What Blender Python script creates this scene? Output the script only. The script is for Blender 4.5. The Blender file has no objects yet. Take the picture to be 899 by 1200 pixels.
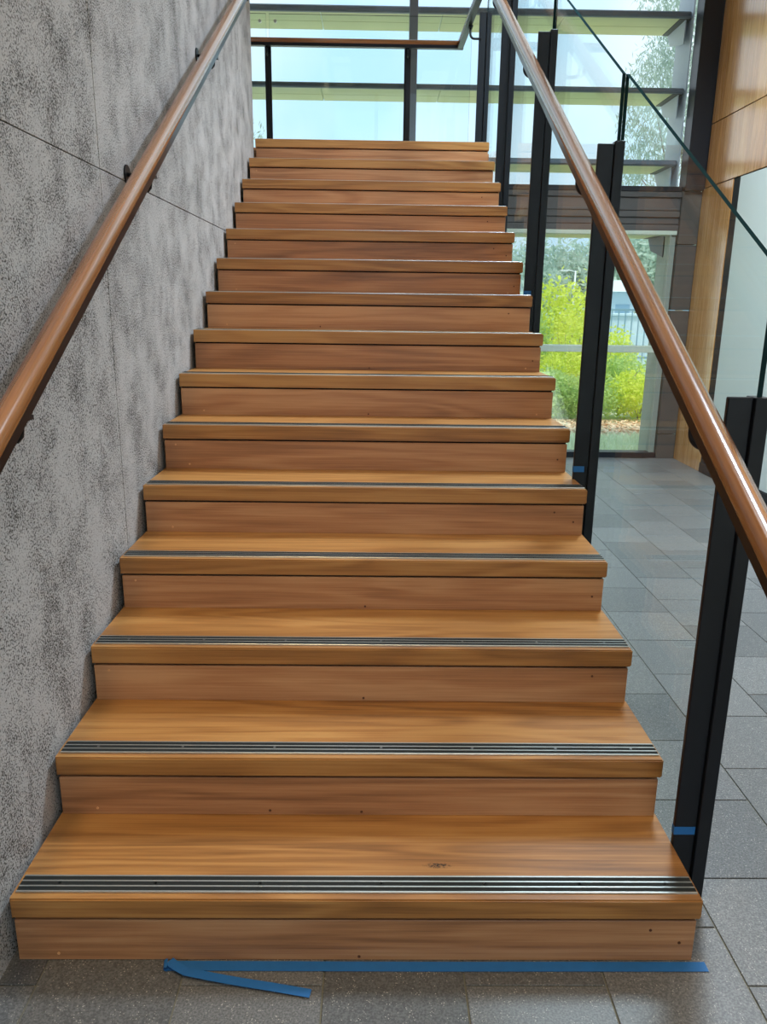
import bpy, bmesh, math, random
import numpy as np
from mathutils import Vector, Matrix

random.seed(7)
rng = np.random.default_rng(11)
S = bpy.context.scene
COL = S.collection

# ------------------------------------------------------------------ camera
F_PX = 912.357
PITCH, YAW, ROLL = -0.260564, 0.014433, 0.013004
CAM = Vector((0.81184, -1.47188, 1.46807))
cy, sy, cp, sp = math.cos(YAW), math.sin(YAW), math.cos(PITCH), math.sin(PITCH)
fw = Vector((sy * cp, cy * cp, sp))
rt = Vector((cy, -sy, 0))
up = rt.cross(fw)
r2 = math.cos(ROLL) * rt + math.sin(ROLL) * up
u2 = -math.sin(ROLL) * rt + math.cos(ROLL) * up
cam_d = bpy.data.cameras.new('camera')
cam_d.sensor_fit = 'VERTICAL'
cam_d.sensor_height = 36.0
cam_d.lens = 36.0 * F_PX / 1200.0
cam_d.clip_start = 0.02
cam_d.clip_end = 300
cam = bpy.data.objects.new('camera', cam_d)
COL.objects.link(cam)
m3 = Matrix((r2, u2, -fw)).transposed()
cam.matrix_world = Matrix.Translation(CAM) @ m3.to_4x4()
S.camera = cam

# ------------------------------------------------------------------ world: bright hazy sky with thin cloud
world = bpy.data.worlds.new('sky')
S.world = world
world.use_nodes = True
wn = world.node_tree
wn.nodes.clear()
w_out = wn.nodes.new('ShaderNodeOutputWorld')
w_bg = wn.nodes.new('ShaderNodeBackground')
w_tc = wn.nodes.new('ShaderNodeTexCoord')
w_no = wn.nodes.new('ShaderNodeTexNoise')
w_no.inputs['Scale'].default_value = 2.6
w_no.inputs['Detail'].default_value = 4
w_rp = wn.nodes.new('ShaderNodeValToRGB')
w_rp.color_ramp.elements[0].position = 0.36
w_rp.color_ramp.elements[0].color = (0.50, 0.77, 0.98, 1)
w_rp.color_ramp.elements[1].position = 0.66
w_rp.color_ramp.elements[1].color = (0.93, 0.98, 1.0, 1)
wn.links.new(w_tc.outputs['Generated'], w_no.inputs['Vector'])
wn.links.new(w_no.outputs['Fac'], w_rp.inputs['Fac'])
wn.links.new(w_rp.outputs['Color'], w_bg.inputs['Color'])
w_bg.inputs['Strength'].default_value = 1.38
wn.links.new(w_bg.outputs['Background'], w_out.inputs['Surface'])

sun_d = bpy.data.lights.new('sun', 'SUN')
sun_d.energy = 3.6; sun_d.angle = math.radians(6); sun_d.color = (1.0, 0.95, 0.86)
sun = bpy.data.objects.new('sun', sun_d); COL.objects.link(sun)
sun.rotation_euler = (math.radians(20), 0, math.radians(-12))   # high hazy sun from behind the camera
S.view_settings.view_transform = 'Standard'
S.view_settings.look = 'None'
S.view_settings.gamma = 1.0
S.view_settings.use_curve_mapping = False
S.view_settings.exposure = 0.0

ADDED_LAMPS = [  # unseen ceiling panels added to light the hall: x, y, sx, sy, watts, colour, label
    (0.22, -1.10, 0.30, 1.20, 32.0, (1.0, 0.74, 0.38), 'unseen warm ceiling light panel added above the foot of the stairs'),
    (1.90, -2.70, 0.60, 1.20, 22.0, (1.0, 0.94, 0.86), 'unseen warm fill panel added over the hall floor'),
    (1.10, 2.60, 0.60, 1.20, 8.0, (0.82, 0.93, 1.0), 'unseen cool white fill panel added above the upper steps'),
    (2.75, 3.20, 0.60, 1.20, 225.0, (0.70, 0.86, 1.0), 'unseen cool white fill panel added beside the veneer wall near the facade'),
    (2.75, 0.90, 0.60, 1.20, 14.0, (0.82, 0.93, 1.0), 'unseen cool white fill panel added beside the veneer wall nearer the camera'),
]

# ------------------------------------------------------------------ helpers
def link(o, parent=None):
    COL.objects.link(o)
    if parent is not None:
        o.parent = parent
    return o

def tag(o, label=None, cat=None, group=None, kind=None):
    if label: o['label'] = label
    if cat: o['category'] = cat
    if group: o['group'] = group
    if kind: o['kind'] = kind
    return o

def empty(name, loc=(0, 0, 0)):
    o = bpy.data.objects.new(name, None)
    o.location = loc
    o.empty_display_size = 0.1
    return link(o)

class MB:
    """collects shapes, builds ONE mesh object"""
    def __init__(self):
        self.v = []; self.f = []; self.mi = []; self.sm = []
    def box(self, x0, x1, y0, y1, z0, z1, b=0.0, mi=0):
        bm = bmesh.new()
        bmesh.ops.create_cube(bm, size=1.0)
        for v in bm.verts:
            v.co = Vector(((x0 + x1) / 2 + v.co.x * (x1 - x0), (y0 + y1) / 2 + v.co.y * (y1 - y0), (z0 + z1) / 2 + v.co.z * (z1 - z0)))
        if b > 0:
            bmesh.ops.bevel(bm, geom=list(bm.edges), offset=b, segments=1, affect='EDGES')
        self.add(bm, mi); bm.free()
        return self
    def add(self, bm, mi=0, smooth=False):
        n = len(self.v)
        bm.verts.index_update()
        self.v += [tuple(v.co) for v in bm.verts]
        for f in bm.faces:
            self.f.append([n + v.index for v in f.verts]); self.mi.append(mi); self.sm.append(smooth)
    def poly(self, pts, mi=0):
        n = len(self.v)
        self.v += [tuple(q) for q in pts]
        self.f.append(list(range(n, n + len(pts)))); self.mi.append(mi); self.sm.append(False)
    def prism(self, pts, axis, a, b, mi=0):
        """pts: 2D polygon in the other two axes; extruded along axis from a to b"""
        def p3(q, t):
            l = list(q); l.insert(axis, t); return tuple(l)
        n = len(pts)
        k = len(self.v)
        self.v += [p3(q, a) for q in pts] + [p3(q, b) for q in pts]
        fs = [[k + i for i in range(n)][::-1], [k + n + i for i in range(n)]]
        for i in range(n):
            j = (i + 1) % n
            fs.append([k + i, k + j, k + n + j, k + n + i])
        for f in fs:
            self.f.append(f); self.mi.append(mi); self.sm.append(False)
    def sweep(self, path, prof, side=None, mi=0, smooth=True, taper=None):
        """sweep a closed 2D profile (lateral, up) along a polyline with mitres"""
        path = [Vector(q) for q in path]
        k = len(self.v); n = len(prof); m = len(path)
        prevl = None
        for i, q in enumerate(path):
            d0 = (path[i] - path[i - 1]).normalized() if i > 0 else None
            d1 = (path[i + 1] - path[i]).normalized() if i < m - 1 else None
            d = d0 if d1 is None else (d1 if d0 is None else (d0 + d1).normalized())
            ref = d0 if d0 is not None else d1
            cosh = max(0.3, d.dot(ref))
            if side is not None:
                upv = Vector((0, 0, 1))
                l = d.cross(upv)
                if l.length < 1e-4: l = Vector(side)
                l.normalize()
            else:
                if prevl is None:
                    l = d.cross(Vector((0, 0, 1)))
                    if l.length < 1e-3: l = Vector((1, 0, 0))
                else:
                    l = prevl - d * prevl.dot(d)
                l.normalize()
            prevl = l
            u = l.cross(d).normalized()
            hor_turn = d0 is not None and d1 is not None and abs(d0.z) < 1e-3 and abs(d1.z) < 1e-3
            s = taper[i] if taper else 1.0
            for (a, b) in prof:
                kl = 1.0 / cosh if hor_turn else 1.0
                ku = 1.0 if (hor_turn or side is None) else 1.0 / cosh
                self.v.append(tuple(q + l * a * kl * s + u * b * ku * s))
        for i in range(m - 1):
            for j in range(n):
                j2 = (j + 1) % n
                self.f.append([k + i * n + j, k + i * n + j2, k + (i + 1) * n + j2, k + (i + 1) * n + j])
                self.mi.append(mi); self.sm.append(smooth)
        self.f.append([k + j for j in range(n)][::-1]); self.mi.append(mi); self.sm.append(False)
        self.f.append([k + (m - 1) * n + j for j in range(n)]); self.mi.append(mi); self.sm.append(False)
    def tube(self, path, r, n=10, mi=0, taper=None):
        self.sweep(path, [(r * math.cos(2 * math.pi * i / n), r * math.sin(2 * math.pi * i / n)) for i in range(n)], None, mi, True, taper)
    def mesh(self, name, mats):
        me = bpy.data.meshes.new(name)
        me.from_pydata(self.v, [], self.f)
        for m in (mats if isinstance(mats, (list, tuple)) else [mats]): me.materials.append(m)
        me.polygons.foreach_set('material_index', self.mi)
        me.polygons.foreach_set('use_smooth', self.sm)
        me.update()
        bm = bmesh.new(); bm.from_mesh(me)
        bmesh.ops.recalc_face_normals(bm, faces=bm.faces)
        bm.to_mesh(me); bm.free()
        return me
    def build(self, name, mats, parent=None, loc=None):
        o = bpy.data.objects.new(name, self.mesh(name, mats))
        if loc is not None: o.location = loc
        return link(o, parent)

def inst(name, me, parent, loc, rot=None):
    o = bpy.data.objects.new(name, me)
    o.location = loc
    if rot: o.rotation_euler = rot
    return link(o, parent)

# ------------------------------------------------------------------ materials
def srgb(r, g, b):
    f = lambda c: (c / 255 / 12.92) if c / 255 <= 0.04045 else ((c / 255 + 0.055) / 1.055) ** 2.4
    return (f(r), f(g), f(b), 1)

def new_mat(name):
    m = bpy.data.materials.new(name); m.use_nodes = True
    nt = m.node_tree
    return m, nt, nt.nodes['Principled BSDF']

def N(nt, t, **kw):
    n = nt.nodes.new(t)
    for k, v in kw.items():
        if k in n.inputs: n.inputs[k].default_value = v
        else: setattr(n, k, v)
    return n

def plain(name, col, rough=0.5, metal=0.0, spec=0.5, var=0.06, scale=30.0, bump=0.0):
    m, nt, p = new_mat(name)
    tc = N(nt, 'ShaderNodeTexCoord')
    no = N(nt, 'ShaderNodeTexNoise', Scale=scale, Detail=3.0)
    nt.links.new(tc.outputs['Object'], no.inputs['Vector'])
    mx = N(nt, 'ShaderNodeMix', data_type='RGBA')
    mx.inputs[6].default_value = tuple(c * (1 - var) for c in col[:3]) + (1,)
    mx.inputs[7].default_value = tuple(min(1, c * (1 + var)) for c in col[:3]) + (1,)
    nt.links.new(no.outputs['Fac'], mx.inputs[0])
    nt.links.new(mx.outputs[2], p.inputs['Base Color'])
    p.inputs['Roughness'].default_value = rough
    p.inputs['Metallic'].default_value = metal
    p.inputs['Specular IOR Level'].default_value = spec
    if bump:
        bp = N(nt, 'ShaderNodeBump', Strength=bump, Distance=0.002)
        nt.links.new(no.outputs['Fac'], bp.inputs['Height'])
        nt.links.new(bp.outputs['Normal'], p.inputs['Normal'])
    return m

def ramp(nt, stops):
    r = N(nt, 'ShaderNodeValToRGB')
    e = r.color_ramp.elements
    while len(e) < len(stops): e.new(0.5)
    for i, (p, c) in enumerate(stops):
        e[i].position = p; e[i].color = c
    return r

def wood(name, dark, mid, light, axis=0, rough=0.34, knot=None, seed_rand=True, ring=1.0, coat=0.0, slope=0.0):
    """hardwood; grain runs along `axis` of object space; each board differs (Object Info random)"""
    m, nt, p = new_mat(name)
    L = nt.links.new
    tc = N(nt, 'ShaderNodeTexCoord')
    oi = N(nt, 'ShaderNodeObjectInfo')
    off = N(nt, 'ShaderNodeVectorMath', operation='SCALE')
    off.inputs[0].default_value = (37.0, 23.0, 51.0)
    L(oi.outputs['Random'], off.inputs['Scale'])
    add = N(nt, 'ShaderNodeVectorMath', operation='ADD')
    L(tc.outputs['Object'], add.inputs[0])
    if seed_rand: L(off.outputs[0], add.inputs[1])
    if slope:
        vr = N(nt, 'ShaderNodeVectorRotate'); vr.rotation_type = 'X_AXIS'; vr.inputs['Angle'].default_value = -slope
        L(add.outputs[0], vr.inputs['Vector']); add = vr
    sc = [9.0, 9.0, 9.0]; sc[axis] = 0.85
    mp = N(nt, 'ShaderNodeMapping'); mp.inputs['Scale'].default_value = sc
    L(add.outputs[0], mp.inputs['Vector'])
    # cathedral figure: contour lines of a stretched noise
    n1 = N(nt, 'ShaderNodeTexNoise', Scale=0.9, Detail=2.0, Distortion=0.4)
    L(mp.outputs[0], n1.inputs['Vector'])
    mul = N(nt, 'ShaderNodeMath', operation='MULTIPLY'); mul.inputs[1].default_value = 42.0 * ring
    L(n1.outputs['Fac'], mul.inputs[0])
    sn = N(nt, 'ShaderNodeMath', operation='SINE'); L(mul.outputs[0], sn.inputs[0])
    # fine straight grain
    sc2 = [160.0, 160.0, 160.0]; sc2[axis] = 3.0
    mp2 = N(nt, 'ShaderNodeMapping'); mp2.inputs['Scale'].default_value = sc2
    L(add.outputs[0], mp2.inputs['Vector'])
    n2 = N(nt, 'ShaderNodeTexNoise', Scale=1.0, Detail=4.0, Roughness=0.65)
    L(mp2.outputs[0], n2.inputs['Vector'])
    # broad colour drift
    n3 = N(nt, 'ShaderNodeTexNoise', Scale=0.5, Detail=2.0)
    L(mp.outputs[0], n3.inputs['Vector'])
    a1 = N(nt, 'ShaderNodeMath', operation='MULTIPLY_ADD'); a1.inputs[1].default_value = 0.085; a1.inputs[2].default_value = 0.03
    L(sn.outputs[0], a1.inputs[0])
    a2 = N(nt, 'ShaderNodeMath', operation='MULTIPLY_ADD'); a2.inputs[1].default_value = 0.55
    L(n2.outputs['Fac'], a2.inputs[0]); L(a1.outputs[0], a2.inputs[2])
    a3 = N(nt, 'ShaderNodeMath', operation='MULTIPLY_ADD'); a3.inputs[1].default_value = 0.5
    L(n3.outputs['Fac'], a3.inputs[0]); L(a2.outputs[0], a3.inputs[2])
    a4 = N(nt, 'ShaderNodeMath', operation='MULTIPLY_ADD'); a4.inputs[1].default_value = 0.16; a4.inputs[2].default_value = -0.11
    L(oi.outputs['Random'], a4.inputs[0])
    a5 = N(nt, 'ShaderNodeMath', operation='ADD'); L(a3.outputs[0], a5.inputs[0]); L(a4.outputs[0], a5.inputs[1])
    rp = ramp(nt, [(0.28, dark), (0.5, mid), (0.74, light)])
    L(a5.outputs[0], rp.inputs['Fac'])
    col = rp.outputs['Color']
    if knot:
        ds = N(nt, 'ShaderNodeVectorMath', operation='SUBTRACT'); ds.inputs[1].default_value = knot
        nz = N(nt, 'ShaderNodeTexNoise', Scale=60.0, Detail=3.0); L(tc.outputs['Object'], nz.inputs['Vector'])
        nzs = N(nt, 'ShaderNodeVectorMath', operation='MULTIPLY_ADD')
        nzs.inputs[1].default_value = (0.05, 0.025, 0.0); L(nz.outputs['Color'], nzs.inputs[0]); L(tc.outputs['Object'], nzs.inputs[2])
        L(nzs.outputs[0], ds.inputs[0])
        sq = N(nt, 'ShaderNodeVectorMath', operation='MULTIPLY'); sq.inputs[1].default_value = (24.0, 75.0, 0.0)
        L(ds.outputs[0], sq.inputs[0])
        ln = N(nt, 'ShaderNodeVectorMath', operation='LENGTH'); L(sq.outputs[0], ln.inputs[0])
        kr = ramp(nt, [(0.25, (1, 1, 1, 1)), (0.9, (0, 0, 0, 1))]); L(ln.outputs['Value'], kr.inputs['Fac'])
        kn = N(nt, 'ShaderNodeMath', operation='MULTIPLY'); L(kr.outputs['Color'], kn.inputs[0])
        n5 = N(nt, 'ShaderNodeTexNoise', Scale=150.0, Detail=2.0); L(tc.outputs['Object'], n5.inputs['Vector'])
        k5 = ramp(nt, [(0.45, (0.25, 0.25, 0.25, 1)), (0.55, (1, 1, 1, 1))]); L(n5.outputs['Fac'], k5.inputs['Fac']); L(k5.outputs['Color'], kn.inputs[1])
        mk = N(nt, 'ShaderNodeMix', data_type='RGBA'); mk.inputs[7].default_value = srgb(45, 28, 14)
        L(kn.outputs[0], mk.inputs[0]); L(col, mk.inputs[6]); col = mk.outputs[2]
    L(col, p.inputs['Base Color'])
    rr = N(nt, 'ShaderNodeMapRange'); rr.inputs['To Min'].default_value = rough - 0.05; rr.inputs['To Max'].default_value = rough + 0.1
    L(n2.outputs['Fac'], rr.inputs['Value']); L(rr.outputs['Result'], p.inputs['Roughness'])
    p.inputs['Coat Weight'].default_value = coat; p.inputs['Coat Roughness'].default_value = 0.16
    bp = N(nt, 'ShaderNodeBump', Strength=0.12 if coat == 0 else 0.02, Distance=0.001)
    L(n2.outputs['Fac'], bp.inputs['Height']); L(bp.outputs['Normal'], p.inputs['Normal'])
    return m

W_D, W_M, W_L = srgb(126, 82, 42), srgb(168, 114, 60), srgb(192, 140, 80)
M = {}
M['tread'] = wood('oiled_hardwood', W_D, W_M, W_L)
M['tread_knot'] = wood('oiled_hardwood_knotty', W_D, W_M, W_L, knot=(1.0, 0.125, 0.0))
M['riser'] = wood('oiled_hardwood_reddish', srgb(134, 90, 60), srgb(176, 122, 82), srgb(199, 149, 106), ring=0.8)
M['rail_wood'] = wood('handrail_hardwood', srgb(106, 65, 35), srgb(142, 91, 51), srgb(166, 112, 67), axis=1, rough=0.2, ring=0.3, coat=0.6, slope=math.atan(0.5615))
M['panel_wood'] = wood('honey_veneer', srgb(168, 108, 56), srgb(204, 142, 82), srgb(222, 166, 106), axis=2, rough=0.24, ring=0.6, coat=1.0)
M['black_steel'] = plain('black_powdercoat_steel', srgb(15, 19, 27), 0.42, 0.0, 0.4, 0.1, 60)
M['rail_steel'] = plain('dark_steel_bar', srgb(40, 40, 46), 0.3, 0.7, 0.5, 0.1, 80)
M['alu'] = plain('aluminium_strip', srgb(205, 205, 200), 0.32, 0.85, 0.5, 0.08, 90)
M['rubber'] = plain('black_grit_insert', srgb(34, 36, 34), 0.85, 0.0, 0.3, 0.5, 900)
M['screw'] = plain('zinc_screw', srgb(150, 150, 150), 0.4, 0.9)
M['plug'] = plain('timber_plug', srgb(214, 160, 110), 0.5)
M['plug_dark'] = plain('timber_plug_dark', srgb(96, 56, 36), 0.6)
M['tape'] = plain('blue_masking_tape', srgb(34, 104, 168), 0.6, 0, 0.4, 0.1, 40, 0.2)
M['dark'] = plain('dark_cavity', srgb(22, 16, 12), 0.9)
M['alu_dark'] = plain('anodised_grey_frame', srgb(120, 130, 144), 0.45, 0.3)
M['frame_black'] = plain('black_window_frame', srgb(22, 26, 34), 0.4)
M['reveal'] = plain('pale_grey_reveal', srgb(188, 196, 210), 0.55)
M['reveal_olive'] = plain('grey_olive_jamb', srgb(150, 156, 144), 0.6)
M['transom_pale'] = plain('pale_transom', srgb(205, 214, 196), 0.5)
M['shade'] = plain('sunshade_underside', srgb(214, 218, 176), 0.5, 0, 0.4, 0.10, 3)
M['shade_end'] = plain('sunshade_dark_grey', srgb(84, 88, 92), 0.55)
M['spandrel'] = plain('charcoal_spandrel', srgb(92, 88, 86), 0.5, 0, 0.4, 0.1, 5)
M['pier'] = plain('charcoal_pier_tile', srgb(84, 80, 76), 0.4, 0, 0.5, 0.14, 12)
M['white_panel'] = plain('pale_grey_wallboard', srgb(214, 220, 214), 0.6, 0, 0.3, 0.02, 2)
M['gap'] = plain('black_shadow_gap', srgb(22, 22, 22), 0.8)
M['plaster'] = plain('warm_white_plaster', srgb(206, 196, 182), 0.9, 0, 0.2, 0.02, 3)
M['paving'] = plain('pale_paving', srgb(170, 166, 158), 0.9, 0, 0.2, 0.08, 4)
M['grout'] = plain('grout', srgb(120, 116, 100), 0.9)

def glass(name, tint, f0=0.05):
    m, nt, p = new_mat(name)
    nt.nodes.remove(p)
    out = nt.nodes['Material Output']
    tr = N(nt, 'ShaderNodeBsdfTransparent'); tr.inputs['Color'].default_value = tint
    gl = N(nt, 'ShaderNodeBsdfGlossy'); gl.inputs['Roughness'].default_value = 0.0
    gl.inputs['Color'].default_value = (0.9, 0.97, 1.0, 1)
    fr = N(nt, 'ShaderNodeFresnel')
    gm = N(nt, 'ShaderNodeNewGeometry')          # same reflectance on both sides of each face
    io = N(nt, 'ShaderNodeMapRange'); io.inputs['To Min'].default_value = 1.45; io.inputs['To Max'].default_value = 1 / 1.45
    nt.links.new(gm.outputs['Backfacing'], io.inputs['Value']); nt.links.new(io.outputs['Result'], fr.inputs['IOR'])
    no = N(nt, 'ShaderNodeTexNoise', Scale=0.8, Detail=1.0)
    bp = N(nt, 'ShaderNodeBump', Strength=0.02, Distance=0.01)
    nt.links.new(no.outputs['Fac'], bp.inputs['Height'])
    nt.links.new(bp.outputs['Normal'], gl.inputs['Normal'])
    mx = N(nt, 'ShaderNodeMixShader')
    rf = N(nt, 'ShaderNodeMath', operation='MULTIPLY'); rf.inputs[1].default_value = 0.45
    nt.links.new(fr.outputs['Fac'], rf.inputs[0]); nt.links.new(rf.outputs[0], mx.inputs['Fac'])
    nt.links.new(tr.outputs[0], mx.inputs[1]); nt.links.new(gl.outputs[0], mx.inputs[2])
    nt.links.new(mx.outputs[0], out.inputs['Surface'])
    return m
M['glass'] = glass('balustrade_glass', (0.955, 0.985, 0.98, 1))
M['pane'] = glass('window_glass', (0.95, 0.972, 0.975, 1))
M['glass_edge'] = plain('glass_edge_green', srgb(30, 50, 52), 1.0, 0, 0.0)

def concrete():
    m, nt, p = new_mat('bush_hammered_concrete')
    L = nt.links.new
    tc = N(nt, 'ShaderNodeTexCoord')
    fine = N(nt, 'ShaderNodeTexNoise', Scale=210.0, Detail=3.0, Roughness=0.6); L(tc.outputs['Object'], fine.inputs['Vector'])
    patch = N(nt, 'ShaderNodeTexNoise', Scale=6.0, Detail=4.0, Roughness=0.6); L(tc.outputs['Object'], patch.inputs['Vector'])
    mp = N(nt, 'ShaderNodeMapping'); mp.inputs['Scale'].default_value = (3.0, 9.0, 4.2)
    mp.inputs['Rotation'].default_value = (0.35, 0, 0)
    L(tc.outputs['Object'], mp.inputs['Vector'])
    streak = N(nt, 'ShaderNodeTexNoise', Scale=2.2, Detail=3.0, Roughness=0.55); L(mp.outputs[0], streak.inputs['Vector'])
    # speckle: dark where the fine noise is low; more of it in patches
    s1 = N(nt, 'ShaderNodeMath', operation='MULTIPLY_ADD'); s1.inputs[1].default_value = 0.42; L(patch.outputs['Fac'], s1.inputs[0]); L(fine.outputs['Fac'], s1.inputs[2])
    r1 = ramp(nt, [(0.585, (0, 0, 0, 1)), (0.69, (1, 1, 1, 1))]); L(s1.outputs[0], r1.inputs['Fac'])
    r2_ = ramp(nt, [(0.25, (0.5, 0.5, 0.5, 1)), (0.40, (1, 1, 1, 1))]); L(streak.outputs['Fac'], r2_.inputs['Fac'])
    big = N(nt, 'ShaderNodeTexNoise', Scale=1.3, Detail=2.0); L(tc.outputs['Object'], big.inputs['Vector'])
    base = N(nt, 'ShaderNodeMix', data_type='RGBA'); base.inputs[6].default_value = srgb(172, 170, 168); base.inputs[7].default_value = srgb(198, 194, 192)
    L(big.outputs['Fac'], base.inputs[0])
    c1 = N(nt, 'ShaderNodeMix', data_type='RGBA'); c1.inputs[6].default_value = srgb(74, 71, 66)
    L(r1.outputs['Color'], c1.inputs[0]); L(base.outputs[2], c1.inputs[7])
    c2 = N(nt, 'ShaderNodeMix', data_type='RGBA', blend_type='MULTIPLY'); c2.inputs[0].default_value = 0.45
    L(c1.outputs[2], c2.inputs[6]); L(r2_.outputs['Color'], c2.inputs[7])
    L(c2.outputs[2], p.inputs['Base Color'])
    p.inputs['Roughness'].default_value = 0.85
    p.inputs['Specular IOR Level'].default_value = 0.25
    hb = N(nt, 'ShaderNodeMath', operation='ADD'); L(r1.outputs['Color'], hb.inputs[0]); L(r2_.outputs['Color'], hb.inputs[1])
    bp = N(nt, 'ShaderNodeBump', Strength=0.6, Distance=0.004)
    L(hb.outputs[0], bp.inputs['Height']); L(bp.outputs['Normal'], p.inputs['Normal'])
    return m
M['concrete'] = concrete()

def granite():
    m, nt, p = new_mat('speckled_granite_tile')
    L = nt.links.new
    tc = N(nt, 'ShaderNodeTexCoord'); oi = N(nt, 'ShaderNodeObjectInfo')
    off = N(nt, 'ShaderNodeVectorMath', operation='SCALE'); off.inputs[0].default_value = (31, 17, 5); L(oi.outputs['Random'], off.inputs['Scale'])
    add = N(nt, 'ShaderNodeVectorMath', operation='ADD'); L(tc.outputs['Object'], add.inputs[0]); L(off.outputs[0], add.inputs[1])
    base = N(nt, 'ShaderNodeMix', data_type='RGBA'); base.inputs[6].default_value = srgb(94, 93, 92); base.inputs[7].default_value = srgb(116, 114, 112)
    L(oi.outputs['Random'], base.inputs[0])
    fl = N(nt, 'ShaderNodeTexVoronoi', Scale=170.0); L(add.outputs[0], fl.inputs['Vector'])
    rp = ramp(nt, [(0.12, (1, 1, 1, 1)), (0.26, (0, 0, 0, 1))]); L(fl.outputs['Distance'], rp.inputs['Fac'])
    n2 = N(nt, 'ShaderNodeTexNoise', Scale=55.0, Detail=3.0); L(add.outputs[0], n2.inputs['Vector'])
    gate = ramp(nt, [(0.46, (0, 0, 0, 1)), (0.58, (1, 1, 1, 1))]); L(n2.outputs['Fac'], gate.inputs['Fac'])
    mm = N(nt, 'ShaderNodeMath', operation='MULTIPLY'); L(rp.outputs['Color'], mm.inputs[0]); L(gate.outputs['Color'], mm.inputs[1])
    n3 = N(nt, 'ShaderNodeTexNoise', Scale=220.0, Detail=2.0); L(add.outputs[0], n3.inputs['Vector'])
    dk = ramp(nt, [(0.38, (0.6, 0.6, 0.6, 1)), (0.62, (1.15, 1.15, 1.15, 1))]); L(n3.outputs['Fac'], dk.inputs['Fac'])
    c1 = N(nt, 'ShaderNodeMix', data_type='RGBA', blend_type='MULTIPLY'); c1.inputs[0].default_value = 1.0
    L(base.outputs[2], c1.inputs[6]); L(dk.outputs['Color'], c1.inputs[7])
    c2 = N(nt, 'ShaderNodeMix', data_type='RGBA'); c2.inputs[7].default_value = srgb(190, 184, 172)
    L(mm.outputs[0], c2.inputs[0]); L(c1.outputs[2], c2.inputs[6])
    L(c2.outputs[2], p.inputs['Base Color'])
    p.inputs['Roughness'].default_value = 0.4
    bp = N(nt, 'ShaderNodeBump', Strength=0.1, Distance=0.001); L(n3.outputs['Fac'], bp.inputs['Height']); L(bp.outputs['Normal'], p.inputs['Normal'])
    return m
M['granite'] = granite()

def leaf(name, a, b, trans=0.5):
    m, nt, p = new_mat(name)
    L = nt.links.new
    geo = N(nt, 'ShaderNodeNewGeometry')
    tc = N(nt, 'ShaderNodeTexCoord')
    no = N(nt, 'ShaderNodeTexNoise', Scale=4.0, Detail=3.0); L(tc.outputs['Object'], no.inputs['Vector'])
    mx = N(nt, 'ShaderNodeMix', data_type='RGBA'); mx.inputs[6].default_value = a; mx.inputs[7].default_value = b
    av = N(nt, 'ShaderNodeMath', operation='MULTIPLY_ADD'); av.inputs[1].default_value = 0.5
    h = N(nt, 'ShaderNodeMath', operation='MULTIPLY'); h.inputs[1].default_value = 0.6; L(geo.outputs['Random Per Island'], h.inputs[0])
    L(no.outputs['Fac'], av.inputs[0]); L(h.outputs[0], av.inputs[2]); L(av.outputs[0], mx.inputs[0])
    L(mx.outputs[2], p.inputs['Base Color']); p.inputs['Roughness'].default_value = 0.6
    tl = N(nt, 'ShaderNodeBsdfTranslucent'); L(mx.outputs[2], tl.inputs['Color'])
    ms = N(nt, 'ShaderNodeMixShader'); ms.inputs['Fac'].default_value = trans
    L(p.outputs[0], ms.inputs[1]); L(tl.outputs[0], ms.inputs[2]); L(ms.outputs[0], nt.nodes['Material Output'].inputs['Surface'])
    return m
M['leaf_lime'] = leaf('lime_leaves', srgb(206, 222, 62), srgb(244, 248, 126))
M['leaf_green'] = leaf('green_leaves', srgb(166, 200, 112), srgb(218, 234, 156))
M['leaf_grey'] = leaf('hazed_grey_green_leaves', srgb(176, 200, 184), srgb(222, 234, 224))  # leaf colour paled to carry distance haze and glass tint
M['leaf_gum'] = leaf('gum_leaves', srgb(140, 162, 150), srgb(206, 220, 210))
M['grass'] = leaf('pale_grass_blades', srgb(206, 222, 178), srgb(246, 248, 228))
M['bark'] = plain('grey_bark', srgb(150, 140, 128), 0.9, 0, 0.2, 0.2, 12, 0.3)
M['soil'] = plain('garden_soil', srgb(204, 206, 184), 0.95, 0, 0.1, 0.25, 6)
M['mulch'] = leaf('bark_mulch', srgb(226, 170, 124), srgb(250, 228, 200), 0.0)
M['fence'] = plain('pale_blue_fence', srgb(150, 184, 208), 0.5)
M['pale_wall'] = plain('pale_blue_render', srgb(206, 228, 240), 0.8, 0, 0.2, 0.04, 2)
M['pole'] = plain('galvanised_pole', srgb(214, 222, 222), 0.5, 0.2)

# ------------------------------------------------------------------ constants of the place
H, D, W = 0.168461, 0.300, 1.572
NS = 15
Z_TOP = NS * H                       # landing level 2.527
def nose(y): return H * (1 + y / D)  # pitch line through the nosings
Y_FAC = 6.27                         # inner plane of the facade
X_WALL = 3.85                        # right wall
Z_CEIL = 5.40
Y_BACK = -3.9
WALL_END = 4.225

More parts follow.
